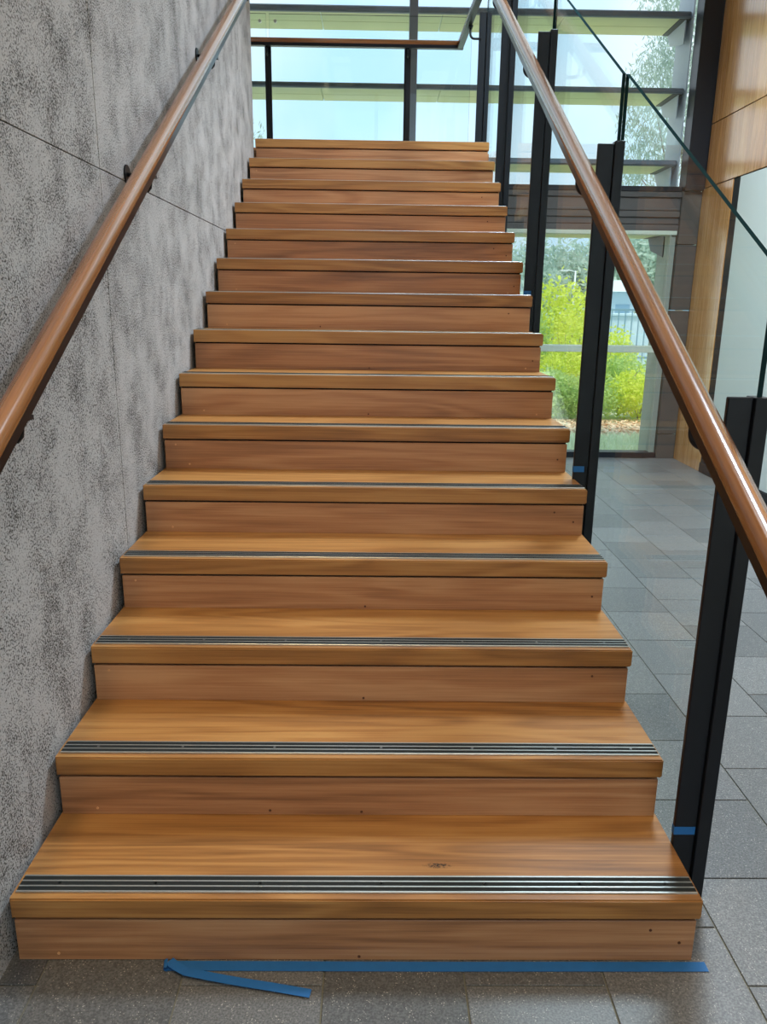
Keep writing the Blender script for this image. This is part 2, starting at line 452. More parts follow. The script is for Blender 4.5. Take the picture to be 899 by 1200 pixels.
# ------------------------------------------------------------------ setting: floor with granite tiles
fl = MB(); fl.box(-0.3, 4.2, Y_BACK, 6.3, -0.12, -0.004)
floor = fl.build('floor', M['grout']); tag(floor, 'grey speckled granite tiled floor beside and in front of the stairs', 'floor', kind='structure')
TX, TY, G = 0.3178, 0.340, 0.0035
tm = MB(); tm.box(-TX / 2 + G / 2, TX / 2 - G / 2, -TY / 2 + G / 2, TY / 2 - G / 2, -0.012, 0.0, 0.0012)
tile_me = tm.mesh('tile', M['granite'])
for k in range(-1, 12):
    x0 = 0.075 + k * TX
    ysh = -0.066 if k % 2 else -0.066 + TY / 2
    for n in range(-4, 20):
        yc = ysh + (n + 0.5) * TY; xc = x0 + TX / 2
        if yc > 6.25 or xc + TX / 2 > 4.2: continue
        if xc < 1.55 and yc > 0.32: continue            # under the stairs
        if yc < -0.75 and xc > 2.6: continue
        dz = random.uniform(-0.0006, 0.0006)
        inst('tile', tile_me, floor, (xc, yc, dz))

# left concrete wall: slab with proud panels and recessed joints
wl = MB(); wl.box(-0.26, -0.016, Y_BACK, WALL_END - 0.004, -0.1, Z_CEIL)
wall_left = wl.build('wall_left', M['gap']); tag(wall_left, 'rough grey speckled concrete wall along the left of the stairs', 'wall', kind='structure')
ys = [Y_BACK, -2.98, -1.64, -0.30, 1.04, 2.36, 3.715, WALL_END]
zs = [-0.1, 1.848, 3.66, Z_CEIL]
for i in range(len(ys) - 1):
    for j in range(len(zs) - 1):
        b = MB(); g1 = 0.0006; g2 = 0.0014
        b.box(-0.258 if i == len(ys) - 2 else -0.05, -0.010 + random.uniform(-0.001, 0.001), ys[i] + g1, ys[i + 1] - (0 if i == len(ys) - 2 else g1), zs[j] + g2, zs[j + 1] - g2, 0.0012)
        b.build('concrete_panel', M['concrete'], wall_left)

# landing
ld = MB(); ld.box(-3.0, 1.60, 4.215 + 0.28, 5.72, Z_TOP - 0.05, Z_TOP - 0.003)
ld.box(-3.0, 1.585, 4.30, 5.70, Z_TOP - 0.32, Z_TOP - 0.055)
landing = ld.build('floor_upper', M['riser']); tag(landing, 'timber landing at the head of the stairs', 'landing', kind='structure')

# right wall: veneer panels above, veneer pier by the window, pale board nearer
wr = MB(); wr.box(X_WALL + 0.02, X_WALL + 0.15, Y_BACK, 6.32, -0.1, Z_CEIL)
wall_right = wr.build('wall_right', M['gap']); tag(wall_right, 'right wall of honey timber veneer panels over pale board', 'wall', kind='structure')
b = MB(); b.box(X_WALL, X_WALL + 0.03, 5.612, 6.25, 0.0, 2.536, 0.0015); b.build('veneer_panel', M['panel_wood'], wall_right)
yj = [6.21, 3.80, 1.40, -1.0, Y_BACK]
for i in range(len(yj) - 1):
    for z0, z1 in ((2.544, 3.076), (3.084, 4.24), (4.248, Z_CEIL)):
        b = MB(); b.box(X_WALL, X_WALL + 0.03, yj[i + 1] + 0.004, yj[i] - 0.004, z0, z1, 0.0015); b.build('veneer_panel', M['panel_wood'], wall_right)
yj = [5.487, 3.20, 0.80, -1.6, Y_BACK]
for i in range(len(yj) - 1):
    b = MB(); b.box(X_WALL + 0.004, X_WALL + 0.03, yj[i + 1] + 0.004, yj[i] - 0.004, 0.095, 2.536, 0.0015); b.build('wallboard', M['white_panel'], wall_right)
b = MB(); b.box(X_WALL + 0.006, X_WALL + 0.03, 5.487, 5.608, 0.092, 2.536, 0.001); b.build('shadow_strip', M['gap'], wall_right)
b = MB(); b.box(X_WALL - 0.006, X_WALL + 0.03, Y_BACK, 5.607, 0.0, 0.09, 0.002)
tag(b.build('baseboard_right', M['gap']), 'black skirting along the pale right wall', 'baseboard', kind='structure')

# ceiling; rear glazing added behind the camera to let daylight in
b = MB(); b.box(-3.2, 4.2, Y_BACK, 6.5, Z_CEIL, Z_CEIL + 0.15)
ceiling = b.build('ceiling', M['plaster']); tag(ceiling, 'plain ceiling high above the stairs', 'ceiling', kind='structure')
added_win = empty('added_window', (1.8, Y_BACK, 0)); tag(added_win, 'unseen glazed wall added behind the camera to let daylight in', 'window', kind='structure')
for k in range(4):
    xa = -0.2 + k * 1.0125
    q_ = MB(); q_.box(xa - 0.035, xa + 0.035, -0.06, 0.06, 0, Z_CEIL, 0.003); q_.build('mullion', M['frame_black'], added_win, (-1.8, 0, 0))
    for z0, z1 in ((0.05, 2.4), (2.5, Z_CEIL - 0.02)):
        q_ = MB(); q_.box(xa + 0.04, xa + 0.97, -0.005, 0.005, z0, z1); q_.build('pane', M['pane'], added_win, (-1.8, 0, 0))
for z0, z1 in ((0, 0.05), (2.4, 2.5)):
    q_ = MB(); q_.box(-0.2, 3.85, -0.05, 0.05, z0, z1, 0.003); q_.build('transom', M['frame_black'], added_win, (-1.8, 0, 0))
q_ = MB(); q_.box(-20, 25, -60, Y_BACK - 0.1, -0.3, -0.03)
tag(q_.build('added_paving', M['paving']), 'unseen pale paving added outside the rear glazing', 'paving', kind='structure')  # unseen paving, added with the rear glazing to light the room
b = MB(); b.box(-3.2, -3.0, 4.0, 6.4, 0, Z_CEIL)
tag(b.build('wall_landing', M['plaster']), 'plain wall closing the far end of the landing', 'wall', kind='structure')
b = MB(); b.box(-3.0, -0.262, 4.02, 4.20, 0, Z_CEIL)
tag(b.build('wall_return', M['plaster']), 'plain wall returning behind the concrete wall', 'wall', kind='structure')

# ------------------------------------------------------------------ facade
XL, XR, XM = -3.0, 3.662, 1.135
def frame_box(name, mat, parent, *a, b=0.003):
    q = MB(); q.box(*a, b); return q.build(name, mat, parent)

win1 = empty('window_1', (1.1, Y_FAC, 2.54)); tag(win1, 'tall upper curtain wall window looking onto sky', 'window', kind='structure')
win2 = empty('window_2', (2.4, Y_FAC, 0.0)); tag(win2, 'lower garden window beside the stairs', 'window', kind='structure')
def pane(parent, x0, x1, z0, z1):
    q = MB(); q.box(x0, x1, Y_FAC + 0.045, Y_FAC + 0.055, z0, z1)
    o = q.build('pane', M['pane'], parent); o.location = -parent.location; return o
def fr(parent, name, mat, *a):
    o = frame_box(name, mat, parent, *a); o.location = -parent.location; return o
for (x0, x1) in ((XL, -0.93), (-0.93, XM), (XM, XR)):
    pane(win1, x0 + 0.035, x1 - 0.035, 2.56, Z_CEIL - 0.05)
for x in (XL, -0.93, XM):
    fr(win1, 'mullion', M['alu_dark'], x - 0.037, x + 0.037, Y_FAC, Y_FAC + 0.12, 2.53, Z_CEIL)
fr(win1, 'sill_frame', M['frame_black'], XL, XR, Y_FAC - 0.01, Y_FAC + 0.12, 2.515, 2.56)
fr(win1, 'head_frame', M['frame_black'], XL, XR, Y_FAC, Y_FAC + 0.12, Z_CEIL - 0.05, Z_CEIL)
fr(win1, 'outer_reveal', M['reveal'], XR - 0.012, XR, Y_FAC + 0.125, Y_FAC + 0.52, 2.56, Z_CEIL)
# lower window: upper and lower panes with pale transom
for (x0, x1) in ((XL, XM), (XM, 3.63)):
    pane(win2, x0 + 0.03, x1 - 0.03, 0.055, 1.045)
    pane(win2, x0 + 0.03, x1 - 0.03, 1.105, 2.14)
fr(win2, 'transom', M['transom_pale'], XL, 3.63, Y_FAC + 0.01, Y_FAC + 0.11, 1.042, 1.108)
fr(win2, 'mullion', M['alu_dark'], XM - 0.037, XM + 0.037, Y_FAC, Y_FAC + 0.12, 0.0, 2.17)
fr(win2, 'jamb', M['frame_black'], XL, XL + 0.05, Y_FAC, Y_FAC + 0.12, 0.0, 2.17)
fr(win2, 'jamb', M['reveal_olive'], 3.600, 3.612, Y_FAC + 0.0, Y_FAC + 0.14, 0.055, 2.14)
fr(win2, 'sill_frame', M['frame_black'], XL, 3.70, Y_FAC - 0.01, Y_FAC + 0.12, -0.004, 0.055)
fr(win2, 'head_frame', M['transom_pale'], XL, 3.66, Y_FAC, Y_FAC + 0.12, 2.135, 2.172)
fr(win2, 'outer_reveal', M['reveal_olive'], 3.612, 3.66, Y_FAC + 0.02, Y_FAC + 0.36, 0.0, 2.135)

# spandrel beam at floor level between the windows
sp_ = MB(); sp_.box(XL, X_WALL, Y_FAC + 0.02, Y_FAC + 0.115, 2.172, 2.515)
wall_back = sp_.build('wall_back', M['spandrel']); tag(wall_back, 'charcoal spandrel and pier of the glazed back wall', 'wall', kind='structure')
for z0, z1, d in ((2.172, 2.225, 0.0), (2.231, 2.285, 0.012), (2.291, 2.345, 0.0), (2.351, 2.46, 0.012), (2.466, 2.515, -0.004)):
    frame_box('spandrel_board', M['spandrel'], wall_back, XL, XR + 0.02, Y_FAC + d, Y_FAC + 0.02, z0, z1)
for z0, z1 in ((-0.004, 0.245), (0.251, 0.845), (0.851, 1.445), (1.451, 2.045), (2.051, 2.515)):
    frame_box('pier_tile', M['pier'], wall_back, 3.665, X_WALL - 0.004, Y_FAC - 0.03, Y_FAC + 0.14, z0, z1)
q = MB(); q.box(3.668, 3.842, Y_FAC - 0.07, Y_FAC + 0.10, 2.518, Z_CEIL, 0.004)
tag(q.build('trim_1', M['frame_black']), 'black steel column between upper window and veneer wall', 'column', kind='structure')

# ------------------------------------------------------------------ staircase
stairs = empty('staircase', (0, 0, 0))
tag(stairs, 'straight timber staircase rising between concrete wall and glass balustrade', 'staircase')
X0, X1 = 0.004, W
NT = 0.052           # nosing thickness
def tread_mesh(mat, depth):
    q = MB()
    bm = bmesh.new()
    bmesh.ops.create_cube(bm, size=1.0)
    for v in bm.verts:
        v.co = Vector(((X0 + X1) / 2 + v.co.x * (X1 - X0), depth / 2 + v.co.y * depth, -NT / 2 + v.co.z * NT))
    ed = [e for e in bm.edges if all(abs(v.co.y) < 1e-5 for v in e.verts) or all(abs(v.co.x - X1) < 1e-5 for v in e.verts)]
    bmesh.ops.bevel(bm, geom=ed, offset=0.0035, segments=2, affect='EDGES')
    q.add(bm); bm.free()
    return q.mesh('tread', mat)
me_tread = tread_mesh(M['tread'], D + 0.022)
me_tread1 = tread_mesh(M['tread_knot'], D + 0.022)
RH = H - NT - 0.0065
rq = MB(); rq.box(X0 + 0.004, X1 - 0.008, 0.004, 0.024, 0.0, RH, 0.001); me_riser = rq.mesh('riser', M['riser'])
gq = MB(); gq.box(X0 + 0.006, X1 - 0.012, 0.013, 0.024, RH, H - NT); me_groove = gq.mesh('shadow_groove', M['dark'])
# anti-slip strip: ribbed aluminium with three black inserts
SY0, SY1 = 0.020, 0.0745
aq = MB()
aq.box(X0 + 0.006, X1 - 0.006, SY0, SY1, 0.0, 0.0016)
rib = 0.0052; ins = (SY1 - SY0 - 4 * rib) / 3
for k in range(4):
    y0 = SY0 + k * (rib + ins)
    aq.box(X0 + 0.006, X1 - 0.006, y0, y0 + rib, 0.0016, 0.0042, 0.0006)
me_strip = aq.mesh('nosing_strip', M['alu'])
iq = MB(); iq.box(X0 + 0.007, X1 - 0.007, 0.0, ins - 0.0004, 0.0016, 0.0047); me_ins = iq.mesh('grip_insert', M['rubber'])
scr = MB()
bmq = bmesh.new(); bmesh.ops.create_cone(bmq, cap_ends=True, segments=10, radius1=0.0042, radius2=0.0036, depth=0.0012); scr.add(bmq); bmq.free()
me_scr = scr.mesh('screw', M['screw'])
pq = MB()
bmq = bmesh.new(); bmesh.ops.create_cone(bmq, cap_ends=True, segments=10, radius1=0.0036, radius2=0.0036, depth=0.0016); pq.add(bmq); bmq.free()
me_plug = pq.mesh('nail_plug', M['plug']); me_plugd = pq.mesh('nail_plug', M['plug_dark'])
for i in range(1, NS + 1):
    y = (i - 1) * D
    r = inst('riser', me_riser, stairs, (0, y, (i - 1) * H))
    inst('shadow_groove', me_groove, r, (0, 0, 0))
    for (px, pz, dk) in random.sample([(0.05, 0.094, 0), (0.10, 0.018, 0), (0.55, 0.013, 1), (0.79, 0.010, 1), (1.50, 0.016, 0), (1.46, 0.085, 1), (1.53, 0.05, 1)], 3 if i > 1 else 4):
        inst('nail_plug', me_plugd if dk else me_plug, r, (px, 0.0036, pz), (math.pi / 2, 0, 0))
    t = inst('tread', me_tread1 if i == 1 else me_tread, stairs, (0, y, i * H))
    inst('nosing_strip', me_strip, t, (0, 0, 0))
    for k in range(3):
        inst('grip_insert', me_ins, t, (0, SY0 + rib + k * (rib + ins) + 0.0002, 0))
    if i <= 3:
        for sx in (0.10, 0.32, 0.56, 0.84, 1.08, 1.30, 1.50):
            inst('screw', me_scr, t, (sx, (SY0 + SY1) / 2, 0.0041))
# carriage below the treads
q = MB()
def zig(xa, xb):
    p = [(0.30, 0.0), (0.026, 0.0)]
    for i in range(1, NS + 1):
        p.append(((i - 1) * D + 0.026, i * H - NT - 0.001)); p.append((i * D + 0.026, i * H - NT - 0.001))
    p.append((NS * D + 0.026, NS * H - 0.36))
    return p
k = zig(0, 0)
q.prism(k, 0, 1.52, 1.545); q.prism(k, 0, 0.03, 0.055); q.prism(k, 0, 0.77, 0.80)
q.build('stringer', M['black_steel'], stairs)

# ------------------------------------------------------------------ handrail sections
def d_profile(w, h0, h1, n=9):
    """rounded timber profile between heights h0 (flat bottom) and h1 (domed top)"""
    pts = []
    hw = w / 2
    pts.append((-hw + 0.004, h0)); pts.append((hw - 0.004, h0)); pts.append((hw, h0 + 0.005))
    zc = h1 - hw * 0.86
    for i in range(n + 1):
        a = math.pi * i / n
        pts.append((hw * math.cos(a), zc + hw * 0.86 * math.sin(a)))
    pts.append((-hw, h0 + 0.005))
    return pts
P_WOOD = d_profile(0.049, -0.013, 0.026)
P_STEEL = [(-0.0215, -0.036), (0.0215, -0.036), (0.0215, -0.0125), (-0.0215, -0.0125)]

def j_bracket(x_from, x_to, y, z_arm, z_top, r=0.0065):
    """rod from post or wall, bent upward under the rail"""
    q = MB(); rr = 0.032; s = 1 if x_to > x_from else -1
    path = [(x_from, y, z_arm)]
    for i in range(7):
        a = i / 6 * math.pi / 2
        path.append((x_to - s * rr + s * rr * math.sin(a), y, z_arm + rr - rr * math.cos(a)))
    path.append((x_to, y, z_top))
    q.tube(path, r, 10)
    return q

# left rail on the concrete wall
XLR, HL = 0.066, 1.000
wr_ = empty('wall_handrail', (XLR, 0.0, nose(0) + HL))
tag(wr_, 'long sloping timber handrail fixed to the left concrete wall', 'handrail')
def relto(o, par):
    o.parent = par; o.location = -par.location; return o
pathL = [(XLR, -0.62, nose(-0.32) + HL), (XLR, -0.32, nose(-0.32) + HL), (XLR, 3.86, nose(3.86) + HL + 0.03), (XLR, 4.14, nose(3.86) + HL + 0.03)]
q = MB(); q.sweep(pathL, P_WOOD, side=(1, 0, 0)); relto(q.build('timber_rail', M['rail_wood']), wr_)
q = MB(); q.sweep(pathL, P_STEEL, side=(1, 0, 0), smooth=False); relto(q.build('steel_bar', M['rail_steel']), wr_)
for yb in (0.17, 1.30, 2.50, 3.65):
    zr = nose(yb) + HL + 0.03 * (yb + 0.3) / 4.1
    q = MB(); q.tube([(-0.008, yb, zr - 0.04), (0.012, yb, zr - 0.042), (0.028, yb, zr - 0.052), (0.036, yb, zr - 0.072), (0.046, yb, zr - 0.086), (0.058, yb, zr - 0.088), (XLR, yb, zr - 0.078), (XLR + 0.002, yb, zr - 0.06), (XLR, yb, zr - 0.034)], 0.0068, 10)
    q.box(XLR - 0.016, XLR + 0.016, yb - 0.035, yb + 0.035, zr - 0.047, zr - 0.037)
    br = relto(q.build('rail_bracket', M['black_steel']), wr_)
    q = MB(); n_ = 16
    q.sweep([(-0.012, yb, zr - 0.04), (-0.004, yb, zr - 0.04)], [(0.031 * math.cos(2 * math.pi * i / n_), 0.031 * math.sin(2 * math.pi * i / n_)) for i in range(n_)], smooth=False)
    o = q.build('wall_plate', M['black_steel'], br)

# right balustrade: posts, glass panels and rail
bal = empty('stair_balustrade', (1.60, 0.2, 0.0))
tag(bal, 'glass balustrade with black posts and timber rail beside the stairs', 'balustrade')
POSTS = [(0.205, 1.285), (1.385, 2.003), (2.56, 2.692), (3.74, 3.37), (4.98, 3.545)]
PX0, PX1 = 1.574, 1.662
def post_shape(px0, px1, y, z0, z1, par, xs=0.0):
    q = MB(); q.box(px0, px1 - 0.034, y - 0.008, y + 0.006, z0, z1, 0.002)
    o = relto(q.build('post', M['black_steel']), par)
    q = MB(); q.box(px1 - 0.033, px1, y - 0.018, y + 0.03, z0, z1 + xs, 0.0015)
    c = q.build('glazing_channel', M['black_steel'], o)
    return o
GX = PX1 - 0.018
for k, (y, zt) in enumerate(POSTS):
    sh = [0.0, -0.012, -0.018, -0.02, -0.01][k]
    post_shape(PX0 + sh, PX1 + sh, y, nose(min(y, 4.2)) - 0.46, zt, bal, 0.0 if k == 0 else 0.007)
for k in range(len(POSTS) - 1):
    ya, yb = POSTS[k][0] + 0.001, POSTS[k + 1][0] - 0.001
    xg = GX + [0.0, -0.012, -0.018, -0.02][k]
    if k == 3: top = [(ya, nose(ya) + 1.27), (4.22, nose(4.2) + 1.20), (yb, nose(4.2) + 1.20)]
    else: top = [(ya, nose(ya) + 1.27), (yb, nose(yb) + 1.27)]
    bot = [(yb, nose(min(yb, 4.2)) - 0.44), (ya, nose(ya) - 0.44)]
    if k == 3: bot = [(yb, Z_TOP - 0.3), (4.2, Z_TOP - 0.3), (ya, nose(ya) - 0.44)]
    q = MB(); poly = top + bot
    q.prism(poly, 0, xg - 0.006, xg + 0.006)
    q.mi = [0, 0] + [1] * (len(q.mi) - 2)
    relto(q.build('glass_panel', [M['glass'], M['glass_edge']]), bal)
XRR, HR = 1.498, 1.012
ZB = 3.485; YB = (ZB - HR - H) / (H / D)
pathR = [(XRR, -0.60, nose(-0.35) + HR), (XRR, -0.35, nose(-0.35) + HR), (XRR, YB, ZB), (XRR - 0.02, 5.50 - 0.026, ZB)]
q = MB(); q.sweep([pathR[0], pathR[1], pathR[2], pathR[3]], P_WOOD, side=(1, 0, 0)); relto(q.build('timber_rail', M['rail_wood']), bal)
q = MB(); q.sweep([pathR[0], pathR[1], pathR[2], pathR[3]], P_STEEL, side=(1, 0, 0), smooth=False); relto(q.build('steel_bar', M['rail_steel']), bal)
for k, (y, zt) in enumerate(POSTS):
    zr = min(nose(y) + HR, ZB) ; yb = y - 0.02
    q = j_bracket(PX0 + 0.004, XRR, yb, zr - 0.118, zr - 0.034, 0.008)
    q.box(XRR - 0.015, XRR + 0.015, yb - 0.03, yb + 0.03, zr - 0.049, zr - 0.037)
    relto(q.build('rail_bracket', M['black_steel']), bal)

# landing balustrade across the back
lb = empty('landing_balustrade', (0.6, 5.6, Z_TOP))
tag(lb, 'glass balustrade with timber rail across the back of the landing', 'balustrade')
P_WOOD_B = [(a, b) for a, b in P_WOOD]
q = MB(); q.sweep([(XRR + 0.0046, 5.50, ZB), (-2.9, 5.50, ZB)], P_WOOD, side=(0, 1, 0)); o = relto(q.build('timber_rail', wood('handrail_hardwood_cross', srgb(104, 64, 36), srgb(140, 90, 54), srgb(164, 110, 70), axis=0, rough=0.2, ring=0.3, coat=0.6)), lb)
q = MB(); q.sweep([(XRR + 0.0046, 5.50, ZB), (-2.9, 5.50, ZB)], P_STEEL, side=(0, 1, 0), smooth=False); relto(q.build('steel_bar', M['rail_steel']), lb)
for x in (-2.2, -1.12, -0.072, 1.062):
    q = MB(); q.box(x - 0.026, x + 0.026, 5.594, 5.606, Z_TOP - 0.10, 3.50, 0.002); q.box(x - 0.012, x + 0.012, 5.58, 5.594, Z_TOP - 0.10, 3.50)
    po = relto(q.build('post', M['black_steel']), lb)
    q = MB(); q.tube([(x, 5.585, 3.405), (x, 5.52, 3.405), (x, 5.504, 3.412), (x, 5.50, 3.43), (x, 5.50, 3.455)], 0.0065, 8)
    q.build('rail_bracket', M['black_steel'], po)
xe = [-2.9, -2.2, -1.12, -0.072, 1.60]
for k in range(4):
    a, b_ = xe[k] + 0.012, xe[k + 1] - (0.012 if k < 3 else 0.02)
    q = MB(); q.prism([(a, Z_TOP + 0.04), (b_, Z_TOP + 0.04), (b_, 3.715), (a, 3.715)], 1, 5.612, 5.624)
    q.mi = [0, 0, 1, 1, 1, 1]
    relto(q.build('glass_panel', [M['glass'], M['glass_edge']]), lb)
    if k >= 2:
        for xx in (a + 0.05, b_ - 0.05):
            q = MB(); n_ = 12
            q.sweep([(xx, 5.604, 3.66), (xx, 5.632, 3.66)], [(0.012 * math.cos(2 * math.pi * i / n_), 0.012 * math.sin(2 * math.pi * i / n_)) for i in range(n_)], smooth=False)
            relto(q.build('glass_button', M['alu']), lb)

# ------------------------------------------------------------------ blue masking tape
def tape_strip(pts, wdt, thick=0.0006):
    """ribbon on the floor: pts are centre points (x, y, z), width along the local normal in plan"""
    q = MB(); n = len(pts); V = [Vector(p) for p in pts]
    k = 0; vs = []
    for i in range(n):
        d = (V[min(i + 1, n - 1)] - V[max(i - 1, 0)]); d.z = 0; d.normalize()
        s = Vector((-d.y, d.x, 0)) * wdt / 2
        vs += [V[i] - s, V[i] + s, V[i] + s + Vector((0, 0, thick)), V[i] - s + Vector((0, 0, thick))]
    q.v = [tuple(v) for v in vs]
    for i in range(n - 1):
        for j in range(4):
            j2 = (j + 1) % 4
            q.f.append([i * 4 + j, i * 4 + j2, (i + 1) * 4 + j2, (i + 1) * 4 + j])
    q.f.append([3, 2, 1, 0]); e = (n - 1) * 4; q.f.append([e, e + 1, e + 2, e + 3])
    q.mi = [0] * len(q.f); q.sm = [False] * len(q.f)
    return q
mt = empty('masking_tape', (0.97, -0.02, 0.0))
tag(mt, 'long blue masking tape on the floor along the lowest riser with a loose tail', 'tape')
q = tape_strip([(0.352, -0.0145, 0.0012), (0.6, -0.015, 0.0010), (0.95, -0.016, 0.0010), (1.3, -0.0155, 0.0010), (1.592, -0.0155, 0.0010)], 0.027)
relto(q.build('stuck_strip', M['tape']), mt)
q = tape_strip([(0.357, -0.012, 0.012), (0.375, -0.024, 0.010), (0.40, -0.037, 0.008), (0.46, -0.050, 0.007), (0.52, -0.062, 0.0065), (0.60, -0.076, 0.006), (0.685, -0.091, 0.004)], 0.022)
relto(q.build('loose_tail', M['tape']), mt)
q = MB()
cpts = [(0.352 - 0.009 * math.sin(t), 0.006 - 0.006 * math.cos(t)) for t in [i * math.pi / 6 for i in range(7)]]
k = 0
for i in range(7):
    q.v += [(cpts[i][0] + 0.004, -0.034 + 0.004, cpts[i][1] + 0.0012), (cpts[i][0], -0.006, cpts[i][1] + 0.0012)]
for i in range(6):
    q.f.append([2 * i, 2 * i + 1, 2 * i + 3, 2 * i + 2])
q.mi = [0] * 6; q.sm = [True] * 6
relto(q.build('fold', M['tape']), mt)

def post_tape(k, z, label, w=0.052):
    y, zt = POSTS[k]; sh = [0.0, -0.012, -0.018][k]
    q = MB(); x0 = PX0 + sh; t = 0.0008
    q.box(x0 - t, x0 + w, y - 0.008 - t, y - 0.008, z, z + 0.022)
    q.box(x0 - t, x0, y - 0.008, y + 0.006, z, z + 0.022)
    o = q.build('masking_tape', M['tape']); tag(o, label, 'tape', 'tape tabs on the balustrade posts')
post_tape(0, 0.194, 'small blue tape tab wrapped round the lowest post')
post_tape(1, 5 * H + 0.028, 'small blue tape tab on the second post from the floor', 0.04)
post_tape(2, 9 * H + 0.004, 'small blue tape tab on the third post from the floor', 0.035)

# ------------------------------------------------------------------ sunshades outside
def sunshade(zt, zb, label, gus='reveal'):
    o = empty('sunshade', (0.3, 6.4, zb)); tag(o, label, 'sunshade', 'sunshades outside the window')
    q = MB(); n = 12; hh = (zt - zb) / 2
    q.box(XL, 3.64, 6.395, 6.44, zb, zt, 0.012); relto(q.build('front_tube', M['alu_dark']), o)
    xs = [XL, -1.9, -0.8, 0.3, 1.4, 2.5, 3.55]
    for i in range(6):
        q = MB(); q.box(xs[i] + 0.003, xs[i + 1] - 0.003, 6.443, 6.66, zb + 0.003, zb + 0.03, 0.002); relto(q.build('blade', M['shade']), o)
        q = MB(); q.box(xs[i] + 0.003, xs[i + 1] - 0.003, 6.666, 6.90, zb + 0.003, zb + 0.03, 0.002); relto(q.build('blade', M['shade']), o)
    q = MB(); q.box(3.553, 3.648, 6.443, 6.90, zb, zb + 0.035, 0.002); relto(q.build('end_plate', M['shade_end']), o)  # dark grey plate at the right end of the underside
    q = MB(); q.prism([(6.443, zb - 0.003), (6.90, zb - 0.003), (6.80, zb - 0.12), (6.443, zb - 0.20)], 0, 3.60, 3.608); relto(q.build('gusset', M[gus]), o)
sunshade(4.044, 3.990, 'uppermost sunshade blade outside the tall window in view')
sunshade(3.420, 3.376, 'middle sunshade blade outside the tall window')
sunshade(2.809, 2.757, 'lowest sunshade blade outside the tall window just above the spandrel')
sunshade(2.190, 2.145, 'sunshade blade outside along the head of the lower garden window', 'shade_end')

# ------------------------------------------------------------------ garden
q = MB(); q.box(-30, 60, 6.42, 90, -0.4, -0.06)
tag(q.build('ground', M['soil']), 'garden ground outside the window', 'ground', kind='structure')

def leaf_cloud(centers, n, size, flat=0.0, aspect=0.45, shell=0.55, droop=0.0):
    """n diamond leaves spread over a set of ellipsoids (cx,cy,cz,rx,ry,rz)"""
    cs = np.array(centers, float)
    vol = cs[:, 3] * cs[:, 4] * cs[:, 5]
    idx = rng.choice(len(cs), n, p=vol / vol.sum())
    d = rng.normal(size=(n, 3)); d /= np.linalg.norm(d, axis=1)[:, None]
    rad = shell + (1 - shell) * rng.random(n) ** 0.6
    rad = np.where(rng.random(n) < 0.15, rng.random(n), rad)
    c = cs[idx, :3] + d * cs[idx, 3:] * rad[:, None] * (1 + 0.12 * rng.normal(size=(n, 1)))
    a = rng.normal(size=(n, 3)); a[:, 2] -= droop; a /= np.linalg.norm(a, axis=1)[:, None]
    b = np.cross(a, rng.normal(size=(n, 3))); b /= np.linalg.norm(b, axis=1)[:, None]
    s = size * rng.uniform(0.6, 1.3, size=(n, 1))
    v = np.stack([c - a * s, c + b * s * aspect, c + a * s, c - b * s * aspect], 1).reshape(-1, 3)
    return v
def leaf_obj(name, v, mat, parent):
    n = len(v) // 4
    me = bpy.data.meshes.new(name)
    me.vertices.add(len(v)); me.vertices.foreach_set('co', v.astype(np.float32).ravel())
    me.loops.add(4 * n); me.loops.foreach_set('vertex_index', np.arange(4 * n, dtype=np.int32))
    me.polygons.add(n); me.polygons.foreach_set('loop_start', np.arange(0, 4 * n, 4, dtype=np.int32))
    me.update(calc_edges=True); me.validate()
    me.materials.append(mat)
    return link(bpy.data.objects.new(name, me), parent)

def shrub(x, y, rx, ry, hgt, mat, n, size, label, name='garden_shrub', z0=-0.06):
    o = empty(name, (x, y, z0)); tag(o, label, 'shrub', 'shrubs in the garden bed')
    cs = [(0, 0, hgt * 0.5, rx, ry, hgt * 0.5)]
    for _ in range(6):
        a = rng.random() * 6.28
        cs.append((math.cos(a) * rx * 0.55, math.sin(a) * ry * 0.55, hgt * rng.uniform(0.3, 0.72), rx * 0.5, ry * 0.5, hgt * 0.3))
    leaf_obj('foliage', leaf_cloud(cs, n, size), mat, o)
    q = MB()
    for _ in range(5):
        a = rng.random() * 6.28
        q.tube([(0, 0, 0), (math.cos(a) * rx * 0.25, math.sin(a) * ry * 0.25, hgt * 0.35), (math.cos(a) * rx * 0.5, math.sin(a) * ry * 0.5, hgt * 0.75)], 0.014, 5, taper=[1, 0.7, 0.3])
    q.build('stem', M['bark'], o)
    return o
shrub(3.15, 9.45, 0.50, 0.40, 0.72, M['leaf_green'], 3500, 0.030, 'mid green shrub at the front of the bed, half behind the stair edge')
shrub(3.78, 9.40, 0.52, 0.42, 0.66, M['leaf_green'], 4200, 0.028, 'mid green bushy shrub right behind the bark mulch')
shrub(4.55, 9.45, 0.50, 0.42, 0.70, M['leaf_lime'], 4200, 0.030, 'lime green shrub right behind the bark mulch, beside the pale reveal')
shrub(3.65, 10.15, 0.60, 0.42, 0.92, M['leaf_lime'], 4200, 0.032, 'lime green shrub in the second row below the pale transom')
shrub(4.55, 10.4, 0.55, 0.42, 0.84, M['leaf_green'], 3600, 0.032, 'pale green shrub in the second row below the fence')
shrub(3.95, 11.3, 0.42, 0.42, 1.50, M['leaf_lime'], 4200, 0.034, 'bright lime shrub rising to the fence top between two posts')
shrub(4.75, 11.6, 0.42, 0.40, 1.18, M['leaf_lime'], 3200, 0.034, 'lime shrub in front of the pale blue fence')
shrub(3.25, 11.2, 0.42, 0.42, 1.62, M['leaf_green'], 3600, 0.034, 'tall green shrub next to the stair edge behind the glass')
